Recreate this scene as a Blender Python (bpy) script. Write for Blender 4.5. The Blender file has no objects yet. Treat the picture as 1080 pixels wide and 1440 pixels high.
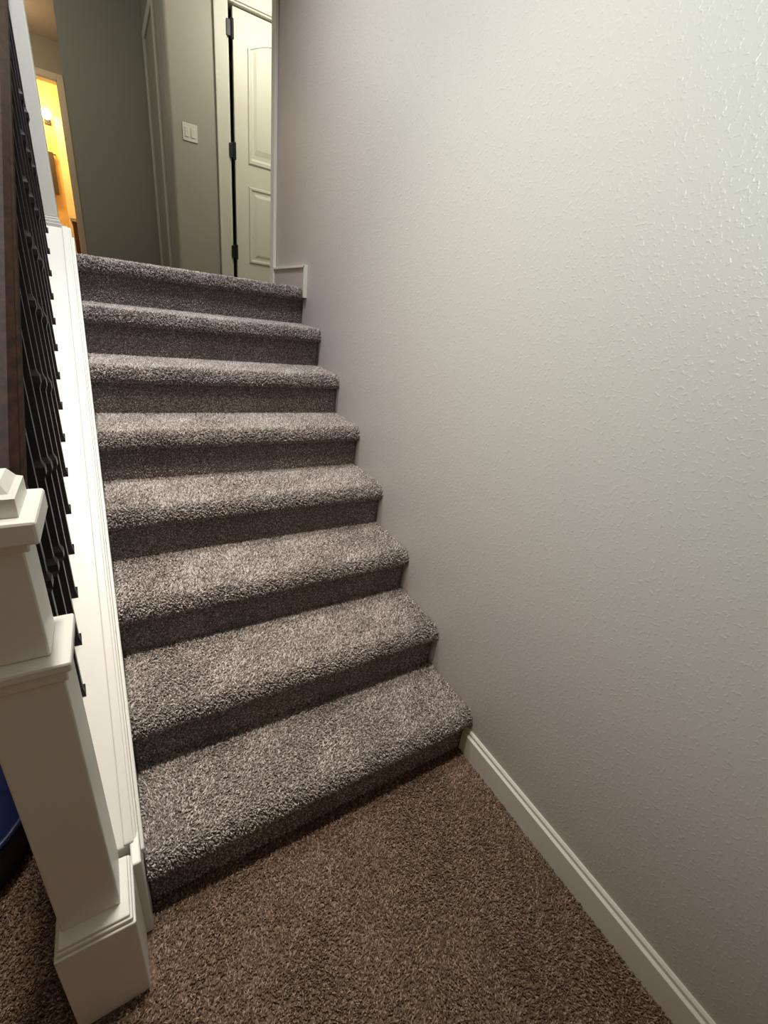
import bpy, bmesh, math, random
import numpy as np
from mathutils import Matrix, Vector
random.seed(3); rng=np.random.default_rng(5)
RUN,RISE,N,T,W=.2545,.19,.0228,.060,1.024
SL=RISE/RUN; NS=8
ZL=NS*RISE; CEIL=3.96
# ---------------------------------------------------------------- materials
def newmat(name):
    m=bpy.data.materials.new(name); m.use_nodes=True
    nt=m.node_tree; b=nt.nodes['Principled BSDF']; return m,nt,b
def paint(name,col,rough=.5,bump=0,scale=60,spec=.4):
    m,nt,b=newmat(name)
    b.inputs['Base Color'].default_value=(*col,1); b.inputs['Roughness'].default_value=rough
    b.inputs['Specular IOR Level'].default_value=spec
    tc=nt.nodes.new('ShaderNodeTexCoord')
    n=nt.nodes.new('ShaderNodeTexNoise'); n.inputs['Scale'].default_value=scale; n.inputs['Detail'].default_value=3
    nt.links.new(tc.outputs['Object'],n.inputs['Vector'])
    bp=nt.nodes.new('ShaderNodeBump'); bp.inputs['Strength'].default_value=bump if bump else .05
    bp.inputs['Distance'].default_value=.002
    nt.links.new(n.outputs['Fac'],bp.inputs['Height']); nt.links.new(bp.outputs['Normal'],b.inputs['Normal'])
    return m
def wallmat(name,col,strength=.5):
    m,nt,b=newmat(name)
    b.inputs['Base Color'].default_value=(*col,1); b.inputs['Roughness'].default_value=.38
    b.inputs['Specular IOR Level'].default_value=.45
    tc=nt.nodes.new('ShaderNodeTexCoord')
    n=nt.nodes.new('ShaderNodeTexNoise'); n.inputs['Scale'].default_value=110; n.inputs['Detail'].default_value=1.5; n.inputs['Distortion'].default_value=.3
    nt.links.new(tc.outputs['Object'],n.inputs['Vector'])
    r=nt.nodes.new('ShaderNodeValToRGB'); r.color_ramp.elements[0].position=.56; r.color_ramp.elements[1].position=.72
    nt.links.new(n.outputs['Fac'],r.inputs['Fac'])
    n2=nt.nodes.new('ShaderNodeTexNoise'); n2.inputs['Scale'].default_value=26; n2.inputs['Detail'].default_value=3
    nt.links.new(tc.outputs['Object'],n2.inputs['Vector'])
    mx=nt.nodes.new('ShaderNodeMath'); mx.operation='MULTIPLY_ADD'; mx.inputs[1].default_value=.35
    nt.links.new(n2.outputs['Fac'],mx.inputs[0]); nt.links.new(r.outputs['Color'],mx.inputs[2])
    bp=nt.nodes.new('ShaderNodeBump'); bp.inputs['Strength'].default_value=strength; bp.inputs['Distance'].default_value=.0016
    nt.links.new(mx.outputs[0],bp.inputs['Height']); nt.links.new(bp.outputs['Normal'],b.inputs['Normal'])
    return m
def carpetmat(name,attr,cols=((.145,.125,.113),(.345,.305,.278),(.72,.66,.61)),top=.75):
    m,nt,b=newmat(name)
    b.inputs['Roughness'].default_value=.95; b.inputs['Specular IOR Level'].default_value=.1
    r=nt.nodes.new('ShaderNodeValToRGB')
    e=r.color_ramp.elements; e[0].position=0; e[0].color=(*cols[0],1); e[1].position=1; e[1].color=(*cols[2],1)
    k=e.new(.5); k.color=(*cols[1],1)
    if attr:
        a=nt.nodes.new('ShaderNodeAttribute'); a.attribute_name='tuft'; nt.links.new(a.outputs['Fac'],r.inputs['Fac'])
    else:
        tc=nt.nodes.new('ShaderNodeTexCoord'); n=nt.nodes.new('ShaderNodeTexNoise'); n.inputs['Scale'].default_value=160; n.inputs['Detail'].default_value=4
        nt.links.new(tc.outputs['Object'],n.inputs['Vector'])
        mr=nt.nodes.new('ShaderNodeMapRange'); mr.inputs[1].default_value=.35; mr.inputs[2].default_value=.65
        mr.inputs[4].default_value=top
        nt.links.new(n.outputs['Fac'],mr.inputs[0]); nt.links.new(mr.outputs[0],r.inputs['Fac'])
        bp=nt.nodes.new('ShaderNodeBump'); bp.inputs['Strength'].default_value=1; bp.inputs['Distance'].default_value=.006
        nt.links.new(n.outputs['Fac'],bp.inputs['Height']); nt.links.new(bp.outputs['Normal'],b.inputs['Normal'])
    nt.links.new(r.outputs['Color'],b.inputs['Base Color'])
    return m
def wood(name,c1,c2,rough=.35,spec=.4):
    m,nt,b=newmat(name); b.inputs['Roughness'].default_value=rough; b.inputs['Specular IOR Level'].default_value=spec
    tc=nt.nodes.new('ShaderNodeTexCoord'); mp=nt.nodes.new('ShaderNodeMapping'); mp.inputs['Scale'].default_value=(40,3,40)
    n=nt.nodes.new('ShaderNodeTexNoise'); n.inputs['Scale'].default_value=2; n.inputs['Detail'].default_value=6
    r=nt.nodes.new('ShaderNodeValToRGB'); r.color_ramp.elements[0].color=(*c1,1); r.color_ramp.elements[1].color=(*c2,1)
    r.color_ramp.elements[0].position=.35; r.color_ramp.elements[1].position=.65
    nt.links.new(tc.outputs['Object'],mp.inputs[0]); nt.links.new(mp.outputs[0],n.inputs['Vector']); nt.links.new(n.outputs['Fac'],r.inputs['Fac']); nt.links.new(r.outputs['Color'],b.inputs['Base Color'])
    return m
def emis(name,col,s):
    m,nt,b=newmat(name); b.inputs['Emission Color'].default_value=(*col,1); b.inputs['Emission Strength'].default_value=s
    b.inputs['Base Color'].default_value=(*col,1); return m
M_WALL=wallmat('wall_paint',(.535,.495,.465),.34)
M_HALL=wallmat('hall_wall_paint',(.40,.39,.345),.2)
M_CEIL=wallmat('ceiling_paint',(.62,.58,.50),.3)
M_TRIM=paint('white_trim_paint',(.70,.70,.645),.38)
M_DOOR=paint('door_paint',(.80,.80,.72),.4)
M_IRON=paint('black_iron',(.010,.010,.012),.42,spec=.4)
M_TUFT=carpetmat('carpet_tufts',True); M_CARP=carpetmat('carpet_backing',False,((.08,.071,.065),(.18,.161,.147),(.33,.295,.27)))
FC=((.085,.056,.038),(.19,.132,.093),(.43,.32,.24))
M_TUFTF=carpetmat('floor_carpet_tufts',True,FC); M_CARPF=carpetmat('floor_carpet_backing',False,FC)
M_RAIL=wood('dark_stained_wood',(.011,.006,.0045),(.028,.013,.008),.6,.1)
M_NAVY=paint('navy_plastic',(.006,.010,.045),.4)
M_PLAST=paint('switch_plastic',(.75,.74,.70),.3)
M_BATH=paint('bathroom_paint',(.75,.60,.32),.6)
M_CAB=wood('vanity_wood',(.10,.04,.015),(.2,.09,.035))
M_BULB=emis('lamp_glass',(1,.72,.35),14)
# ---------------------------------------------------------------- helpers
col=bpy.context.scene.collection
def mkobj(name,me,mat=None,parent=None):
    o=bpy.data.objects.new(name,me); col.objects.link(o)
    if mat: me.materials.append(mat)
    if parent: o.parent=parent
    return o
def empty(name):
    o=bpy.data.objects.new(name,None); col.objects.link(o); return o
def bevel(o,w,seg=2):
    m=o.modifiers.new('bevel','BEVEL'); m.width=w; m.segments=seg; m.limit_method='ANGLE'; m.angle_limit=math.radians(40)
def boxes(name,lst,mat,parent=None,bev=0):
    bm=bmesh.new()
    for (a,b) in lst:
        vs=[bm.verts.new((x,y,z)) for x in (a[0],b[0]) for y in (a[1],b[1]) for z in (a[2],b[2])]
        for f in ((0,1,3,2),(4,6,7,5),(0,4,5,1),(2,3,7,6),(0,2,6,4),(1,5,7,3)): bm.faces.new([vs[i] for i in f])
    bmesh.ops.recalc_face_normals(bm,faces=bm.faces)
    me=bpy.data.meshes.new(name); bm.to_mesh(me); bm.free()
    o=mkobj(name,me,mat,parent)
    if bev: bevel(o,bev)
    return o
def prism(name,prof,x0,x1,mat,parent=None,bev=0,axis='x'):
    bm=bmesh.new(); n=len(prof)
    if axis=='x': A=[bm.verts.new((x0,p[0],p[1])) for p in prof];B=[bm.verts.new((x1,p[0],p[1])) for p in prof]
    elif axis=='y': A=[bm.verts.new((p[0],x0,p[1])) for p in prof];B=[bm.verts.new((p[0],x1,p[1])) for p in prof]
    else: A=[bm.verts.new((p[0],p[1],x0)) for p in prof];B=[bm.verts.new((p[0],p[1],x1)) for p in prof]
    bm.faces.new(A);bm.faces.new(B[::-1])
    for i in range(n): bm.faces.new([A[i],B[i],B[(i+1)%n],A[(i+1)%n]])
    bmesh.ops.recalc_face_normals(bm,faces=bm.faces)
    me=bpy.data.meshes.new(name); bm.to_mesh(me); bm.free()
    o=mkobj(name,me,mat,parent)
    if bev: bevel(o,bev)
    return o
def lowf(P,s):
    x,y=P[:,0]*s,P[:,1]*s+P[:,2]*s*.7
    return (np.sin(3.1*x+1.7*y+.4)+np.sin(-2.3*x+4.1*y+1.9)+np.sin(5.3*x+.9*y+2.2)+np.sin(7.9*x-6.1*y))/4
def tufts(name,P,Nn,L,parent,wd=.0038,lean=.75,mat=None):
    n=len(P)
    rnd=rng.normal(size=(n,3))
    a=lowf(P,2.6)*3.0                       # brushed direction of the pile drifts slowly
    rnd+=np.stack([np.cos(a),np.sin(a),0*a],1)*.8
    rnd-= (rnd*Nn).sum(1)[:,None]*Nn
    tip=P+Nn*L[:,None]+rnd*(L*lean*.6)[:,None]
    t=np.cross(Nn,np.array([.31,.77,.55])); t/=np.linalg.norm(t,axis=1)[:,None]; b=np.cross(Nn,t)
    a0=rng.uniform(0,2*np.pi,n); V=np.zeros((n,7,3))
    w=wd*rng.uniform(.7,1.25,n)
    mid=P*.45+tip*.55
    for k in range(3):
        a=a0+k*2.0944
        d=np.cos(a)[:,None]*t+np.sin(a)[:,None]*b
        V[:,k]=P-Nn*.002+d*(w*.5)[:,None]
        V[:,3+k]=mid+d*(w*.62)[:,None]
    V[:,6]=tip
    base=(np.arange(n)*7)[:,None]
    tri=[]
    for k in range(3):
        k2=(k+1)%3
        tri+= [base+np.array([[k,k2,3+k2]]),base+np.array([[k,3+k2,3+k]]),base+np.array([[3+k,3+k2,6]])]
    tri=np.concatenate(tri,1).reshape(-1)
    me=bpy.data.meshes.new(name)
    nt=len(tri)//3
    me.vertices.add(n*7); me.vertices.foreach_set('co',V.reshape(-1).astype(np.float32))
    me.loops.add(nt*3); me.loops.foreach_set('vertex_index',tri.astype(np.int32))
    me.polygons.add(nt); me.polygons.foreach_set('loop_start',(np.arange(nt)*3).astype(np.int32))
    try: me.polygons.foreach_set('loop_total',np.full(nt,3,np.int32))
    except Exception: pass
    me.update(calc_edges=True)
    at=me.attributes.new('tuft','FLOAT','POINT')
    v=np.clip(rng.beta(1.9,2.1,n)+.10*lowf(P,6),0,1)
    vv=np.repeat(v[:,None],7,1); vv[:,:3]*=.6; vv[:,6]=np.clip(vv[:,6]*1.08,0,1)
    at.data.foreach_set('value',vv.reshape(-1).astype(np.float32))
    return mkobj(name,me,mat or M_TUFT,parent)
# ---------------------------------------------------------------- staircase
stairs=empty('carpeted_staircase')
prof=[]
for i in range(1,NS+1):
    yf=i*RUN; zt=i*RISE-.006
    prof.append((yf+N+.004,(i-1)*RISE))
    prof.append((yf+N+.004,zt-T+.008))
    prof.append((yf+.012,zt-T+.004))
    prof.append((yf+.006,zt-T+.006))
    for a in np.linspace(0,90,8):
        r=math.radians(a); prof.append((yf+.004+.034*(1-math.cos(r)), zt-.044+.044*math.sin(r)))
prof.append((NS*RUN+.35,ZL-.006))
bm=bmesh.new(); XS=np.linspace(-W,-.004,3)
rows=[[bm.verts.new((x,p[0],p[1])) for x in XS] for p in prof]
for a,b in zip(rows[:-1],rows[1:]):
    for j in range(len(XS)-1): bm.faces.new([a[j],a[j+1],b[j+1],b[j]])
me=bpy.data.meshes.new('steps'); bm.to_mesh(me); bm.free()
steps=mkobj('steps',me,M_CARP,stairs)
Ps,Ns,Ls=[],[],[]
pr=np.array(prof); SP=.0040
for a,b in zip(pr[:-1],pr[1:]):
    d=b-a; ln=np.hypot(*d)
    if ln<1e-6: continue
    nrm=np.array([-d[1],d[0]])/ln     # (y,z)
    vert=abs(d[1])>.07 and abs(d[0])<1e-4
    under=d[0]<-.001
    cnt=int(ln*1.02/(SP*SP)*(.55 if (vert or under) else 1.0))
    if a[0]>2.03 and abs(d[0])>.1: cnt=cnt//2
    t=rng.uniform(0,1,cnt); x=rng.uniform(-W+.002,-.004,cnt)
    if vert: x=rng.uniform(-W+.002,-.014,cnt)
    P=np.stack([x,a[0]+d[0]*t,a[1]+d[1]*t],1)
    Ps.append(P); Ns.append(np.tile([0,nrm[0],nrm[1]],(cnt,1)).astype(float))
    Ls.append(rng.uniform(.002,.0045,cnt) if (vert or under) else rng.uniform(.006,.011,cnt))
P=np.concatenate(Ps);Nn=np.concatenate(Ns);L=np.concatenate(Ls)
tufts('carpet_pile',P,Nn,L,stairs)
CO=.075
def cz(y): return SL*y+CO
prism('skirt_board',[(.22,0),(.22,.285),(.28,.285+.015),(2.06,cz(2.06)),(2.06,1.0),(.60,0)],-1.045,-1.026,M_TRIM,stairs,.003)
prism('stringer_cap',[(.262,cz(.262)),(.262,cz(.262)+.022),(2.02,cz(2.02)+.022),(2.02,cz(2.02))],-1.180,-1.030,M_TRIM,stairs,.004)
prism('cap_moulding',[(.262,cz(.262)+.022),(.262,cz(.262)+.030),(2.02,cz(2.02)+.030),(2.02,cz(2.02)+.022)],-1.056,-1.036,M_TRIM,stairs,.003)
prism('cap_bead',[(.262,cz(.262)-.03),(.262,cz(.262)-.012),(2.03,cz(2.03)-.012),(2.03,cz(2.03)-.03)],-1.028,-1.019,M_TRIM,stairs,.003)
prism('wall_stair_side',[(.262,0),(.262,cz(.262)-.001),(2.02,cz(2.02)-.001),(2.02,0)],-1.165,-1.047,M_TRIM,None,.002)
# ---------------------------------------------------------------- floors
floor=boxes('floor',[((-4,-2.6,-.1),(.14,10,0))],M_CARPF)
SF=.0043
cnt=int(1.95*1.0/(SF*SF))
P=np.stack([rng.uniform(-1.9,-.016,cnt),rng.uniform(-.72,.28,cnt),np.zeros(cnt)],1)
P=P[~((P[:,0]>-1.18)&(P[:,0]<-1.03)&(P[:,1]>.11))]
c2=int(.72*.8/(SF*SF)*.8)
P2=np.stack([rng.uniform(-1.9,-1.185,c2),rng.uniform(.28,1.1,c2),np.zeros(c2)],1)
P=np.concatenate([P,P2])
Nn=np.tile([0.,0,1.],(len(P),1))
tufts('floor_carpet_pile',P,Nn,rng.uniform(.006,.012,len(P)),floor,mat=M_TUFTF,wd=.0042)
boxes('floor_landing',[((-4,2.39,ZL-.25),(2.6,10.4,ZL-.001)),((-4,2.07,ZL-.25),(-1.024,2.39,ZL-.001)),((-1.024,2.07,ZL-.25),(0,2.39,ZL-.01))],M_CARP)
boxes('ceiling',[((-4.1,-2.7,CEIL),(2.7,10.5,CEIL+.1))],M_CEIL)
# ---------------------------------------------------------------- walls
boxes('wall_right',[((0,-2.6,0),(.14,2.60,CEIL))],M_WALL)
boxes('wall_left',[((-4.1,-2.6,0),(-4,10.4,CEIL))],M_WALL)
boxes('wall_back',[((-4.1,-2.7,0),(.14,-2.6,CEIL))],M_WALL)
boxes('wall_under_landing',[((-4,2.45,0),(0,2.55,ZL-.26))],M_WALL)
DX0,DX1=.19,.97; DH=ZL+2.05; YD=4.40; CX=-.295
wd=boxes('wall_hall_door',[((CX,YD,ZL),(DX0,YD+.12,CEIL)),((DX1,YD,ZL),(2.6,YD+.12,CEIL)),((DX0,YD,DH),(DX1,YD+.12,CEIL)),
   ((CX,YD+.12,ZL),(CX+.12,5.8,CEIL))],M_HALL); bevel(wd,.025,4)
boxes('wall_hall_far',[((-1.0,5.8,ZL),(CX+.12,5.92,CEIL)),((-1.0,5.92,ZL),(-.88,7.7,CEIL))],M_HALL,None)
BX=-1.02
boxes('wall_hall_end',[((BX,7.7,ZL),(2.6,7.82,CEIL)),((-4,7.7,ZL),(-1.87,7.82,CEIL)),((-1.87,7.7,ZL+2.09),(BX,7.82,CEIL))],M_HALL)
boxes('wall_hall_right',[((2.6,2.6,ZL),(2.7,10.4,CEIL)),((.14,2.48,ZL),(2.6,2.60,CEIL))],M_HALL)
boxes('wall_bathroom',[((-4,9.2,ZL),(2.6,9.3,CEIL)),((-.50,7.82,ZL),(-.4,9.2,CEIL)),((-2.9,7.82,ZL),(-2.8,9.2,CEIL))],M_BATH)
boxes('wall_closet',[((-.1,5.3,ZL),(2.6,5.4,CEIL))],M_HALL)
# ---------------------------------------------------------------- trim
def bbprof(h,t):
    return [(0,0),(-t,0),(-t,h-.022),(-t*.55,h-.016),(-t*.55,h-.006),(-t*.25,h),(0,h)]
prism('baseboard_right',bbprof(.112,.016),-2.6,.276,M_TRIM,None,.001,axis='y')
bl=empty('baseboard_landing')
boxes('shade_toned_board',[((-.010,2.02,ZL-.05),(0,2.535,ZL+.095))],M_WALL,bl,.001)  # white board given the wall colour to look shaded below its cap
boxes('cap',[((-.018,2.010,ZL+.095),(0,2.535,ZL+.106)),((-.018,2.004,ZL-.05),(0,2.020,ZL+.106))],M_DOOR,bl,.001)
boxes('trim_1',[((-.018,2.535,ZL-.002),(0.0,2.60,ZL+2.12)),((0,2.601,ZL),(.14,2.615,ZL+2.12))],M_DOOR,None,.003)
# ---------------------------------------------------------------- doors
def ring(bm,pts,y,s=1):
    cx=sum(p[0] for p in pts)/len(pts); czz=sum(p[1] for p in pts)/len(pts)
    wx=max(p[0] for p in pts)-min(p[0] for p in pts); wz=max(p[1] for p in pts)-min(p[1] for p in pts)
    loops=[]
    for off,dy in ((0,-.001),(.008,.0-.012),(.022,-.012),(.032,-.003),(.05,-.003),(.075,-.011)):
        sx=1-2*off/wx; sz=1-2*off/wz
        loops.append([bm.verts.new((cx+(p[0]-cx)*sx,y+dy*s,czz+(p[1]-czz)*sz)) for p in pts])
    for a,b in zip(loops[:-1],loops[1:]):
        for i in range(len(pts)): bm.faces.new([a[i],a[(i+1)%len(pts)],b[(i+1)%len(pts)],b[i]])
    bm.faces.new(loops[-1])
def panel_door(name,w,h,t=.035):
    root=empty(name)
    boxes('slab',[((0,0,.01),(w,t,h))],M_DOOR,root,.003)
    bm=bmesh.new()
    x0,x1=.115,w-.115
    up=[(x0,1.02),(x1,1.02),(x1,h-.22)]
    for k in range(1,12):
        u=k/12; x=x1+(x0-x1)*u; up.append((x,h-.22+.075*math.sin(math.pi*u)))
    up.append((x0,h-.22))
    lo=[(x0,.24),(x1,.24),(x1,.86),(x0,.86)]
    ring(bm,up,0); ring(bm,lo,0); ring(bm,up,t,-1); ring(bm,lo,t,-1)
    bmesh.ops.recalc_face_normals(bm,faces=bm.faces)
    me=bpy.data.meshes.new('panels'); bm.to_mesh(me); bm.free(); mkobj('panels',me,M_DOOR,root)
    for s,yy in ((-1,0),(1,t)):
        bm=bmesh.new(); bmesh.ops.create_uvsphere(bm,u_segments=20,v_segments=12,radius=.028)
        bmesh.ops.translate(bm,verts=bm.verts,vec=(w-.06,yy+s*.05,.95))
        bmesh.ops.create_cone(bm,cap_ends=True,segments=20,radius1=.012,radius2=.012,depth=.05,matrix=Matrix.Translation((w-.06,yy+s*.025,.95))@Matrix.Rotation(math.pi/2,4,'X'))
        me=bpy.data.meshes.new('knob'); bm.to_mesh(me); bm.free(); mkobj('knob',me,M_IRON,root)
    return root
d1=panel_door('door_1',.725,2.03); d1.location=(.226,4.43,ZL)
for zz in (.31,1.08,1.87):
    boxes('hinge',[((-.062,-.058,zz-.05),(-.004,-.050,zz+.05))],M_IRON,d1,.002)
    bm=bmesh.new(); bmesh.ops.create_cone(bm,cap_ends=True,segments=12,radius1=.014,radius2=.014,depth=.12,matrix=Matrix.Translation((-.018,-.056,zz)))
    me=bpy.data.meshes.new('hinge_pin'); bm.to_mesh(me); bm.free(); mkobj('hinge_pin',me,M_IRON,d1)
def casing(name,x0,x1,y,ztop,w=.085,th=.018):
    root=empty(name)
    for nm,a,b in (('left',(x0-w,y-th,ZL),(x0,y,ztop+w)),('right',(x1,y-th,ZL),(x1+w,y,ztop+w)),('head',(x0,y-th,ztop),(x1,y,ztop+w))):
        boxes('casing_'+nm,[(a,b)],M_TRIM,root,.004)
    g=.02
    boxes('casing_bead_left',[((x0-w,y-th-.008,ZL),(x0-w+g,y-th,ztop+w))],M_TRIM,root,.003)
    boxes('jamb',[((x0,y-.005,ZL),(x0+.012,y+.125,ztop)),((x1-.012,y-.005,ZL),(x1,y+.125,ztop)),((x0,y-.005,ztop-.012),(x1,y+.125,ztop))],M_TRIM,root,.001)
    return root
casing('trim_2',DX0-.02,DX1,YD,DH,w=.10)
casing('trim_3',-1.87,BX-.065,7.7,ZL+2.07,w=.065)
boxes('trim_4',[((CX-.017,5.62,ZL),(CX,5.71,ZL+2.12)),((CX-.017,4.95,ZL+2.04),(CX,5.62,ZL+2.12)),((CX-.017,4.86,ZL),(CX,4.95,ZL+2.12))],M_TRIM,None,.003)
d3=panel_door('door_2',.66,2.03); d3.location=(-1.22,9.16,ZL)
sw=empty('light_switch')
boxes('plate',[((-.205,YD-.008,2.58),(-.09,YD,2.70))],M_PLAST,sw,.003)
boxes('rockers',[((-.187,YD-.013,2.607),(-.155,YD-.007,2.673)),((-.140,YD-.013,2.607),(-.108,YD-.007,2.673))],M_PLAST,sw,.002)
# bathroom contents
van=empty('bathroom_vanity')
boxes('cabinet',[((-1.16,8.30,ZL),(-.51,8.95,ZL+.66))],M_CAB,van,.004)
boxes('cabinet_doors',[((-1.14,8.28,ZL+.1),(-.84,8.30,ZL+.60)),((-.82,8.28,ZL+.1),(-.54,8.30,ZL+.60))],M_CAB,van,.006)
boxes('countertop',[((-1.18,8.27,ZL+.66),(-.505,8.96,ZL+.70))],M_TRIM,van,.004)
scn=empty('wall_sconce')
boxes('backplate',[((-1.34,9.17,ZL+1.92),(-1.26,9.2,ZL+2.04))],M_IRON,scn,.004)
bm=bmesh.new(); bmesh.ops.create_uvsphere(bm,u_segments=20,v_segments=12,radius=.065)
bmesh.ops.translate(bm,verts=bm.verts,vec=(-1.30,9.08,ZL+2.02))
bmesh.ops.create_cone(bm,cap_ends=True,segments=12,radius1=.01,radius2=.01,depth=.09,matrix=Matrix.Translation((-1.30,9.13,ZL+1.98))@Matrix.Rotation(math.pi/2,4,'X'))
me=bpy.data.meshes.new('glass_globe'); bm.to_mesh(me); bm.free(); mkobj('glass_globe',me,M_BULB,scn)
tw=empty('hanging_towel')
boxes('towel_bar',[((-1.62,9.12,ZL+1.55),(-1.26,9.135,ZL+1.565)),((-1.62,9.12,ZL+1.55),(-1.61,9.2,ZL+1.565)),((-1.27,9.12,ZL+1.55),(-1.26,9.2,ZL+1.565))],M_IRON,tw,.002)
M_TOW=paint('grey_towel',(.06,.06,.07),.9,.6,120)
boxes('towel',[((-1.58,9.10,ZL+1.05),(-1.29,9.118,ZL+1.575)),((-1.58,9.137,ZL+1.15),(-1.29,9.15,ZL+1.575)),((-1.58,9.10,ZL+1.566),(-1.29,9.15,ZL+1.58))],M_TOW,tw,.005)
# ---------------------------------------------------------------- newel posts
def newel(name,cx,cy,z0,h,plinth,k=1.0,led=.26,pl=None):
    r=empty(name)
    def B(nm,hw,a,b,bev=.003,c=(cx,cy)): return boxes(nm,[((c[0]-hw*k,c[1]-hw*k,z0+a),(c[0]+hw*k,c[1]+hw*k,z0+b))],M_TRIM,r,bev)
    pc=pl if pl else (cx,cy); e=.006 if pl else 0
    B('plinth',.060+e,0,plinth,c=pc)
    B('plinth_moulding',.056+e,plinth,plinth+.012,c=pc); B('plinth_bead',.052+e,plinth+.012,plinth+.02,c=pc)
    B('shaft',.048,plinth+.02,h-led-.018)
    B('ledge_cove',.053,h-led-.02,h-led); B('ledge',.060,h-led,h-led+.018,.004)
    B('neck',.037,h-led+.018,h-.06)
    B('cap_cove',.044,h-.075,h-.06)
    B('cap',.057,h-.06,h-.028,.004)
    bm=bmesh.new()
    v=[]
    for hw,z in ((.040,-.028),(.040,-.004),(.034,.0),(.027,.012)):
        v.append([bm.verts.new((cx+sx*hw*k,cy+sy*hw*k,z0+h+z)) for sx,sy in ((-1,-1),(1,-1),(1,1),(-1,1))])
    for a,b in zip(v[:-1],v[1:]):
        for i in range(4): bm.faces.new([a[i],a[(i+1)%4],b[(i+1)%4],b[i]])
    bm.faces.new(v[0][::-1]); bm.faces.new(v[-1])
    me=bpy.data.meshes.new('finial_block'); bm.to_mesh(me); bm.free(); mkobj('finial_block',me,M_TRIM,r)
    return r
newel('newel_post',-1.113,.195,0,1.180,.285,led=.262,pl=(-1.108,.178))
newel('newel_post.001',-1.104,2.082,ZL-.001,1.45,.10,.82,.2)
# ---------------------------------------------------------------- railing
rail=empty('stair_railing')
RX=-1.130; RO=.81
def rz(y): return SL*y+RO
hp=[(-.034,0),(-.034,.018),(-.026,.028),(-.032,.040),(-.022,.055),(0,.060),(.022,.055),(.032,.040),(.026,.028),(.034,.018),(.034,0)]
bm=bmesh.new(); y0,y1=.228,2.05
A=[bm.verts.new((RX+p[0],y0,rz(y0)+p[1]*1.2)) for p in hp]; Bv=[bm.verts.new((RX+p[0],y1,rz(y1)+p[1]*1.2)) for p in hp]
bm.faces.new(A); bm.faces.new(Bv[::-1])
for i in range(len(hp)): bm.faces.new([A[i],Bv[i],Bv[(i+1)%len(hp)],A[(i+1)%len(hp)]])
bmesh.ops.recalc_face_normals(bm,faces=bm.faces)
me=bpy.data.meshes.new('handrail'); bm.to_mesh(me); bm.free(); mkobj('handrail',me,M_RAIL,rail)
bm=bmesh.new()
def sq(bm,cx,cy,z,h,a=0):
    return [bm.verts.new((cx+h*(math.cos(a+k*math.pi/2+math.pi/4))*1.414,cy+h*1.414*math.sin(a+k*math.pi/2+math.pi/4),z)) for k in range(4)]
def loft(bm,rings):
    for a,b in zip(rings[:-1],rings[1:]):
        for i in range(4): bm.faces.new([a[i],a[(i+1)%4],b[(i+1)%4],b[i]])
    bm.faces.new(rings[0][::-1]); bm.faces.new(rings[-1])
BXX=-1.112
y=.34; k=0
while y<2.0:
    zb=cz(y)+.018; zt=rz(y)+.01; hw=.0070
    R=[sq(bm,BXX,y,zb,hw)]
    kn=[.5] if k%2==0 else [.36,.64]
    for q in kn:
        zm=zb+(zt-zb)*q
        for dz,hh in ((-.022,hw),(-.015,hw*1.3),(-.008,hw*1.7),(.008,hw*1.7),(.015,hw*1.3),(.022,hw)): R.append(sq(bm,BXX,y,zm+dz,hh))
    R.append(sq(bm,BXX,y,zt,hw)); loft(bm,R)
    s=.011
    b0=[bm.verts.new((BXX+sx*s,y+sy*s,cz(y)+.018+SL*sy*s)) for sx,sy in ((-1,-1),(1,-1),(1,1),(-1,1))]
    b1=[bm.verts.new((BXX+sx*s,y+sy*s,cz(y)+.027+SL*sy*s)) for sx,sy in ((-1,-1),(1,-1),(1,1),(-1,1))]
    b2=[bm.verts.new((BXX+sx*.008,y+sy*.008,cz(y)+.036)) for sx,sy in ((-1,-1),(1,-1),(1,1),(-1,1))]
    loft(bm,[b0,b1,b2])
    y+=.103; k+=1
bmesh.ops.recalc_face_normals(bm,faces=bm.faces)
me=bpy.data.meshes.new('balusters'); bm.to_mesh(me); bm.free(); mkobj('balusters',me,M_IRON,rail)
# ---------------------------------------------------------------- navy basket
bk=empty('storage_basket')
bm=bmesh.new(); S=40; rr=[]
for r_,z in ((.16,.0),(.185,.01),(.205,.16),(.215,.165),(.215,.18),(.20,.18),(.18,.02),(.0,.018)):
    rr.append([bm.verts.new((-1.47+max(r_,.001)*math.cos(2*math.pi*i/S),.60+max(r_,.001)*math.sin(2*math.pi*i/S),z+.008)) for i in range(S)])
for a,b in zip(rr[:-1],rr[1:]):
    for i in range(S): bm.faces.new([a[i],a[(i+1)%S],b[(i+1)%S],b[i]])
bm.faces.new(rr[0][::-1])
bmesh.ops.recalc_face_normals(bm,faces=bm.faces)
me=bpy.data.meshes.new('tub'); bm.to_mesh(me); bm.free()
for p in me.polygons: p.use_smooth=True
mkobj('tub',me,M_NAVY,bk)
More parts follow.
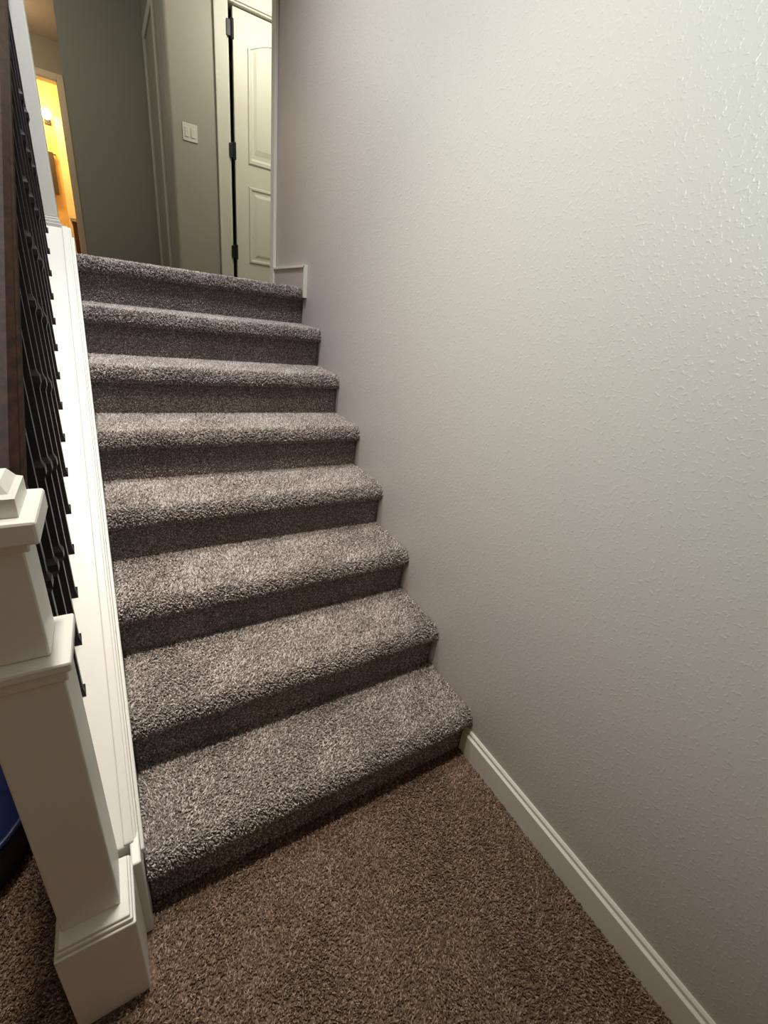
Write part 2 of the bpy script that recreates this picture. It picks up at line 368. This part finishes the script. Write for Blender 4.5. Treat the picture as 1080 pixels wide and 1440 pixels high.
# ---------------------------------------------------------------- lights
def area(name,loc,tgt,size,power,colr,sy=None,spread=180):
    l=bpy.data.lights.new(name,'AREA'); l.energy=power; l.color=colr; l.size=size; l.spread=math.radians(spread)
    if sy: l.shape='RECTANGLE'; l.size_y=sy
    o=bpy.data.objects.new(name,l); col.objects.link(o); o.location=loc
    o.rotation_euler=(Vector(tgt)-Vector(loc)).to_track_quat('-Z','Y').to_euler(); return o
def point(name,loc,power,colr,rad=.06):
    l=bpy.data.lights.new(name,'POINT'); l.energy=power; l.color=colr; l.shadow_soft_size=rad
    o=bpy.data.objects.new(name,l); col.objects.link(o); o.location=loc; return o
area('window_daylight',(-2.6,.1,2.55),(0,-.05,2.52),.45,26,(.87,1.0,.96),.45,88)
area('stairs_overhead_fill',(-.8,1.25,3.9),(-.7,1.9,0),.35,19,(.98,.98,1),None,90)  # unseen overhead light, added to brighten treads more than risers
area('entry_warm_fill',(-.85,.40,3.9),(-.75,.75,0),.2,9.5,(1,.89,.78),None,54)  # unseen narrow warm light, added to tint the lower treads
point('hall_lamp',(.6,3.4,3.7),42,(1,.97,.80),.12)
point('hall_fill_left',(-1.9,4.3,3.6),17,(.97,1,.88),.12)  # unseen light added to brighten the grey far wall
point('hall_spill_fill',(-1.6,6.9,3.6),8,(1,.70,.40),.12)  # added warm light, imitates warm spill on the hall end wall
point('bathroom_lamp',(-1.5,8.6,3.6),75,(1,.52,.13),.1)
point('room_warm_fill',(-2.3,-1.4,1.7),7.5,(1,.52,.22),.15)  # unseen warm low fill, added for the floor and lower wall
w=bpy.data.worlds.new('world'); bpy.context.scene.world=w; w.use_nodes=True
w.node_tree.nodes['Background'].inputs[0].default_value=(.5,.5,.5,1); w.node_tree.nodes['Background'].inputs[1].default_value=.1
bpy.context.scene.view_settings.view_transform='Standard'
# ---------------------------------------------------------------- camera
cd=bpy.data.cameras.new('camera'); cam=bpy.data.objects.new('camera',cd); col.objects.link(cam)
cd.sensor_fit='VERTICAL'; cd.sensor_height=36; cd.lens=609.62/1440*36; cd.clip_start=.01
cam.matrix_world=Matrix.Translation((-.9599,-.4597,1.4179))@(Matrix.Rotation(-.5841,4,'Z')@Matrix.Rotation(math.pi/2-.4170,4,'X')@Matrix.Rotation(.1246,4,'Z'))
bpy.context.scene.camera=cam
